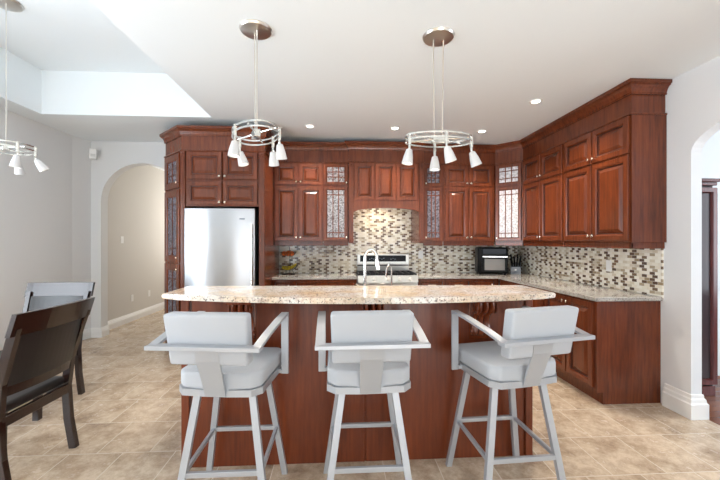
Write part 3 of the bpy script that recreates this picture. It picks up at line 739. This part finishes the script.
# ---------------------------------------------------------------- dining set
def dining_chair(label, loc, rz):
    """faces local -y; back at y=0"""
    t = thing('dining_chair', label, 'chair', loc, rz, 'dark dining chairs')
    hw = .235
    for sx in (-1, 1):   # rear posts, curved
        pts = [(sx*hw, .03, 0), (sx*hw, -.005, .20), (sx*hw, -.02, .42), (sx*(hw+.005), .0, .62), (sx*(hw+.012), .058, .82), (sx*(hw+.018), .092, .93)]
        MB().strip(pts, .034, .046).build('rear_post', ESPRESSO, t)
        MB().legbar((sx*(hw-.01), -.44, 0), (sx*(hw-.01), -.43, .42), .042, .042).build('leg', ESPRESSO, t)
    def curved(z0, z1, y0, y1, th, bow=.035, w=hw+.03, mt=ESPRESSO, name='top_rail', n=12, sag=0):
        m = MB(); R_ = []
        for k in range(n+1):
            u = -1+2*k/n; b = bow*(1-u*u)
            zt = z1+sag*(1-u*u)
            R_.append([m.b.verts.new(p) for p in ((u*w, y0+b-th/2, z0), (u*w, y0+b+th/2, z0), (u*w, y1+b+th/2, zt), (u*w, y1+b-th/2, zt))])
        for A, B in zip(R_, R_[1:]):
            for j in range(4): m.face([A[j], A[(j+1) % 4], B[(j+1) % 4], B[j]])
        m.face(R_[0]); m.face(R_[-1][::-1])
        return m.build(name, mt, t)
    curved(.885, 1.010, .080, .118, .026, .030, hw+.055, sag=.0)
    curved(.600, .890, .006, .076, .030, .030, hw-.010, LEATHER, 'back_panel')
    curved(.545, .605, -.006, .004, .026, .028, hw+.008, name='lower_rail')
    MB().box(-hw, hw, -.022, .004, .375, .435, .002).build('apron', ESPRESSO, t)
    m = MB(); m.box(-hw, hw, -.455, -.43, .375, .43); m.box(-hw-.012, -hw+.012, -.44, -.01, .375, .435); m.box(hw-.012, hw+.012, -.44, -.01, .375, .435)
    m.build('seat_frame', ESPRESSO, t)
    m = MB().box(-hw-.005, hw+.005, -.465, -.022, .432, .490, .022, seg=3); m.build('seat', LEATHER, t, True)
    return t
dining_chair('dark wooden dining chair seen from behind, in front at the left edge', (-1.835, 2.25, 0), R(-90-1))
dining_chair('dark wooden dining chair with glossy top rail, farther back by the left wall', (-2.60, 3.32, 0), R(1))
tb = thing('dining_table', 'dark dining table half hidden behind the near chair at the left edge', 'table', (-3.02, 2.38, 0), 0)
MB().lathe([(.53, 0), (.57, .008), (.57, .028), (.56, .035)], (0, 0, .715), n=48).build('tabletop', ESPRESSO, tb)
MB().lathe([(.10, .08), (.10, .12), (.06, .18), (.05, .35), (.07, .50), (.09, .62), (.16, .70), (.16, .715)], n=24).build('pedestal', ESPRESSO, tb, True)
for a in (22, 112, 202, 292):
    c, s = math.cos(R(a)), math.sin(R(a))
    MB().bar((c*.08, s*.08, .14), (c*.60, s*.60, .02), .06, .055, w1=.05, d1=.035).build('leg', DKGREY, tb)
    
# ---------------------------------------------------------------- lighting fixtures
def ring_pendant(label, loc, rz, H, a, b, shades, arms=True, rod=.035):
    t = thing('pendant_light', label, 'lamp', loc, rz, None)   # loc at the ceiling, everything hangs below
    MB().lathe([(.106, 0), (.108, -.006), (.100, -.018), (.04, -.028), (.0, -.028)], n=28).build('canopy', NICKEL, t, True)
    for sx in (-rod, rod): MB().tube([(sx, 0, -.01), (sx*.8, 0, -H)], .0045, 8).build('rod', NICKEL, t)
    E = lambda r, z: [((a-r)*math.cos(k*2*PI/48), (b-r)*math.sin(k*2*PI/48), z) for k in range(48)]
    for zz in (-H+.014, -H-.018):
        m = MB(); pts = E(0, zz); rings = []
        for k, p in enumerate(pts):
            A = k*2*PI/48; nx, ny = math.cos(A), math.sin(A)
            rings.append([m.b.verts.new((p[0]+nx*dx, p[1]+ny*dx, zz+dz)) for dx, dz in ((-.004, -.005), (.004, -.005), (.004, .005), (-.004, .005))])
        for k in range(48):
            A_, B_ = rings[k], rings[(k+1) % 48]
            for j in range(4): m.face([A_[j], A_[(j+1) % 4], B_[(j+1) % 4], B_[j]])
        m.build('ring', CHROME, t)
    m = MB(); m.box(-.045, .045, -.022, .022, -H-.03, -H+.02, .004); m.build('hub', CHROME, t)
    m = MB()
    for sx in (-1, 1):
        for sy in (-1, 1): m.tube([(sx*.03, sy*.01, -H), (sx*(a*.80), sy*(b*.58), -H-.002)], .006, 8)
    m.build('crossbar', CHROME, t)
    for ang, tilt_dir, tilt in shades:
        x, y = a*math.cos(R(ang)), b*math.sin(R(ang))
        tilt_dir = tilt_dir-math.degrees(rz)
        ax = Vector((math.cos(R(tilt_dir))*math.sin(R(tilt)), math.sin(R(tilt_dir))*math.sin(R(tilt)), -math.cos(R(tilt))))
        h = MB(); h.box(x-.009, x+.009, y-.009, y+.009, -H-.055, -H+.024, .002)
        p = Vector((x, y, -H-.055)); h.tube([p, p-Vector((0, 0, .02)), p-Vector((0, 0, .02))+ax*.02], .008, 8)
        ho = h.build('lamp_holder', CHROME, t)
        q0 = p-Vector((0, 0, .022))+ax*.006
        MB().lathe([(.010, 0), (.020, .006), (.030, .05), (.036, .092), (.037, .100), (.034, .100), (.031, .090), (.024, .05), (.014, .012)], q0, ax, 20, cap=False).build('lamp_shade', SHADE, ho, True)
        MB().lathe([(.004, .012), (.016, .03), (.026, .075), (.022, .092), (0, .094)], q0, ax, 14).build('bulb', BULB, ho, True)
        l = bpy.data.lights.new('pendant_bulb', 'SPOT'); l.energy = 5; l.color = WARM; l.spot_size = R(120); l.spot_blend = .6; l.shadow_soft_size = .03
        lo = bpy.data.objects.new('pendant_bulb', l); C.objects.link(lo); lo.parent = t
        lo.location = q0+ax*.115; lo.rotation_euler = ax.to_track_quat('-Z', 'Y').to_euler()
ring_pendant('brushed nickel ring pendant with four glass shades, in front of the fridge surround', (-.563, 2.389, cz(-.563)), R(-65), .703, .236, .148, [(285, 240, 6), (208, 350, 16), (112, 90, 24), (58, 60, 12)])
ring_pendant('brushed nickel ring pendant with four glass shades, before the cabinets right of the hood', (.668, 2.343, cz(.668)), R(2), .702, .227, .130, [(202, 190, 9), (86, 250, 4), (273, 0, 16), (-8, 0, 20)])
ring_pendant('brushed nickel ring pendant cut by the left edge, hanging from the ceiling tray', (-2.72, 3.02, TZ), R(132), 1.185, .195, .185, [(-112, 42, 34), (-160, 200, 8), (58, 190, 20), (-22, 110, 25)])
def downlight(x, y, label):
    t = thing('recessed_light', label, 'light', (x, y, cz(x)), 0, 'recessed ceiling lights')
    MB().lathe([(.040, -.004), (.040, .0), (.062, .0), (.060, -.006), (.044, -.009), (.040, -.004)], n=28, cap=False).build('trim_ring', TRIM, t, True)
    MB().lathe([(0, -.0025), (.038, -.0025), (.038, -.001)], n=24).build('bulb', LED, t)
    l = bpy.data.lights.new('downlight_beam', 'SPOT'); l.energy = 70; l.color = WARM; l.spot_size = R(125); l.spot_blend = .7; l.shadow_soft_size = .04
    lo = bpy.data.objects.new('downlight_beam', l); C.objects.link(lo); lo.parent = t; lo.location = (0, 0, -.02)
downlight(-.368, 4.35, 'recessed ceiling light above the cabinets just right of the fridge surround')
downlight(.679, 4.28, 'recessed ceiling light directly above the range hood cabinet')
downlight(1.76, 4.245, 'recessed ceiling light above the cabinets left of the diagonal corner cabinet')
downlight(1.902, 3.296, 'recessed ceiling light nearest the camera, above the right wall cabinets')

# ---------------------------------------------------------------- china cabinet in the room beyond
cc = thing('china_cabinet', 'dark cherry china cabinet with glass door in the room through the right-hand opening', 'cabinet', (3.14, 2.97, 0), 0)
MAHOG = wood('mahogany', srgb(74, 30, 30), srgb(112, 58, 54), .25)
m = MB(); m.box(-.24, .24, .02, .38, .09, 1.90); m.build('body', CREVICE, cc)
MB().box(-.25, .25, .0, .40, 0, .09, .004).build('base', MAHOG, cc)
m = MB(); m.box(-.27, .27, -.03, .40, 1.93, 1.96, .004); m.box(-.255, .255, -.01, .40, 1.90, 1.93, .004); m.build('cornice', MAHOG, cc)
d = MB().ringdoor(-.25, .25, .11, 1.88, [(0, .02), (0, -.015), (.038, -.015), (.044, -.004), (.047, .004), (.047, .02)], 0, fill=False).build('door', MAHOG, cc)
MB().box(-.205, .205, .006, .010, .16, 1.83).build('glass_pane', GLASSC, d)
m = MB()
for z in (.5, .85, 1.15, 1.5): m.box(-.205, .205, .0035, .007, z-.006, z+.006)
m.build('shelf_edge', GLASSC, d)
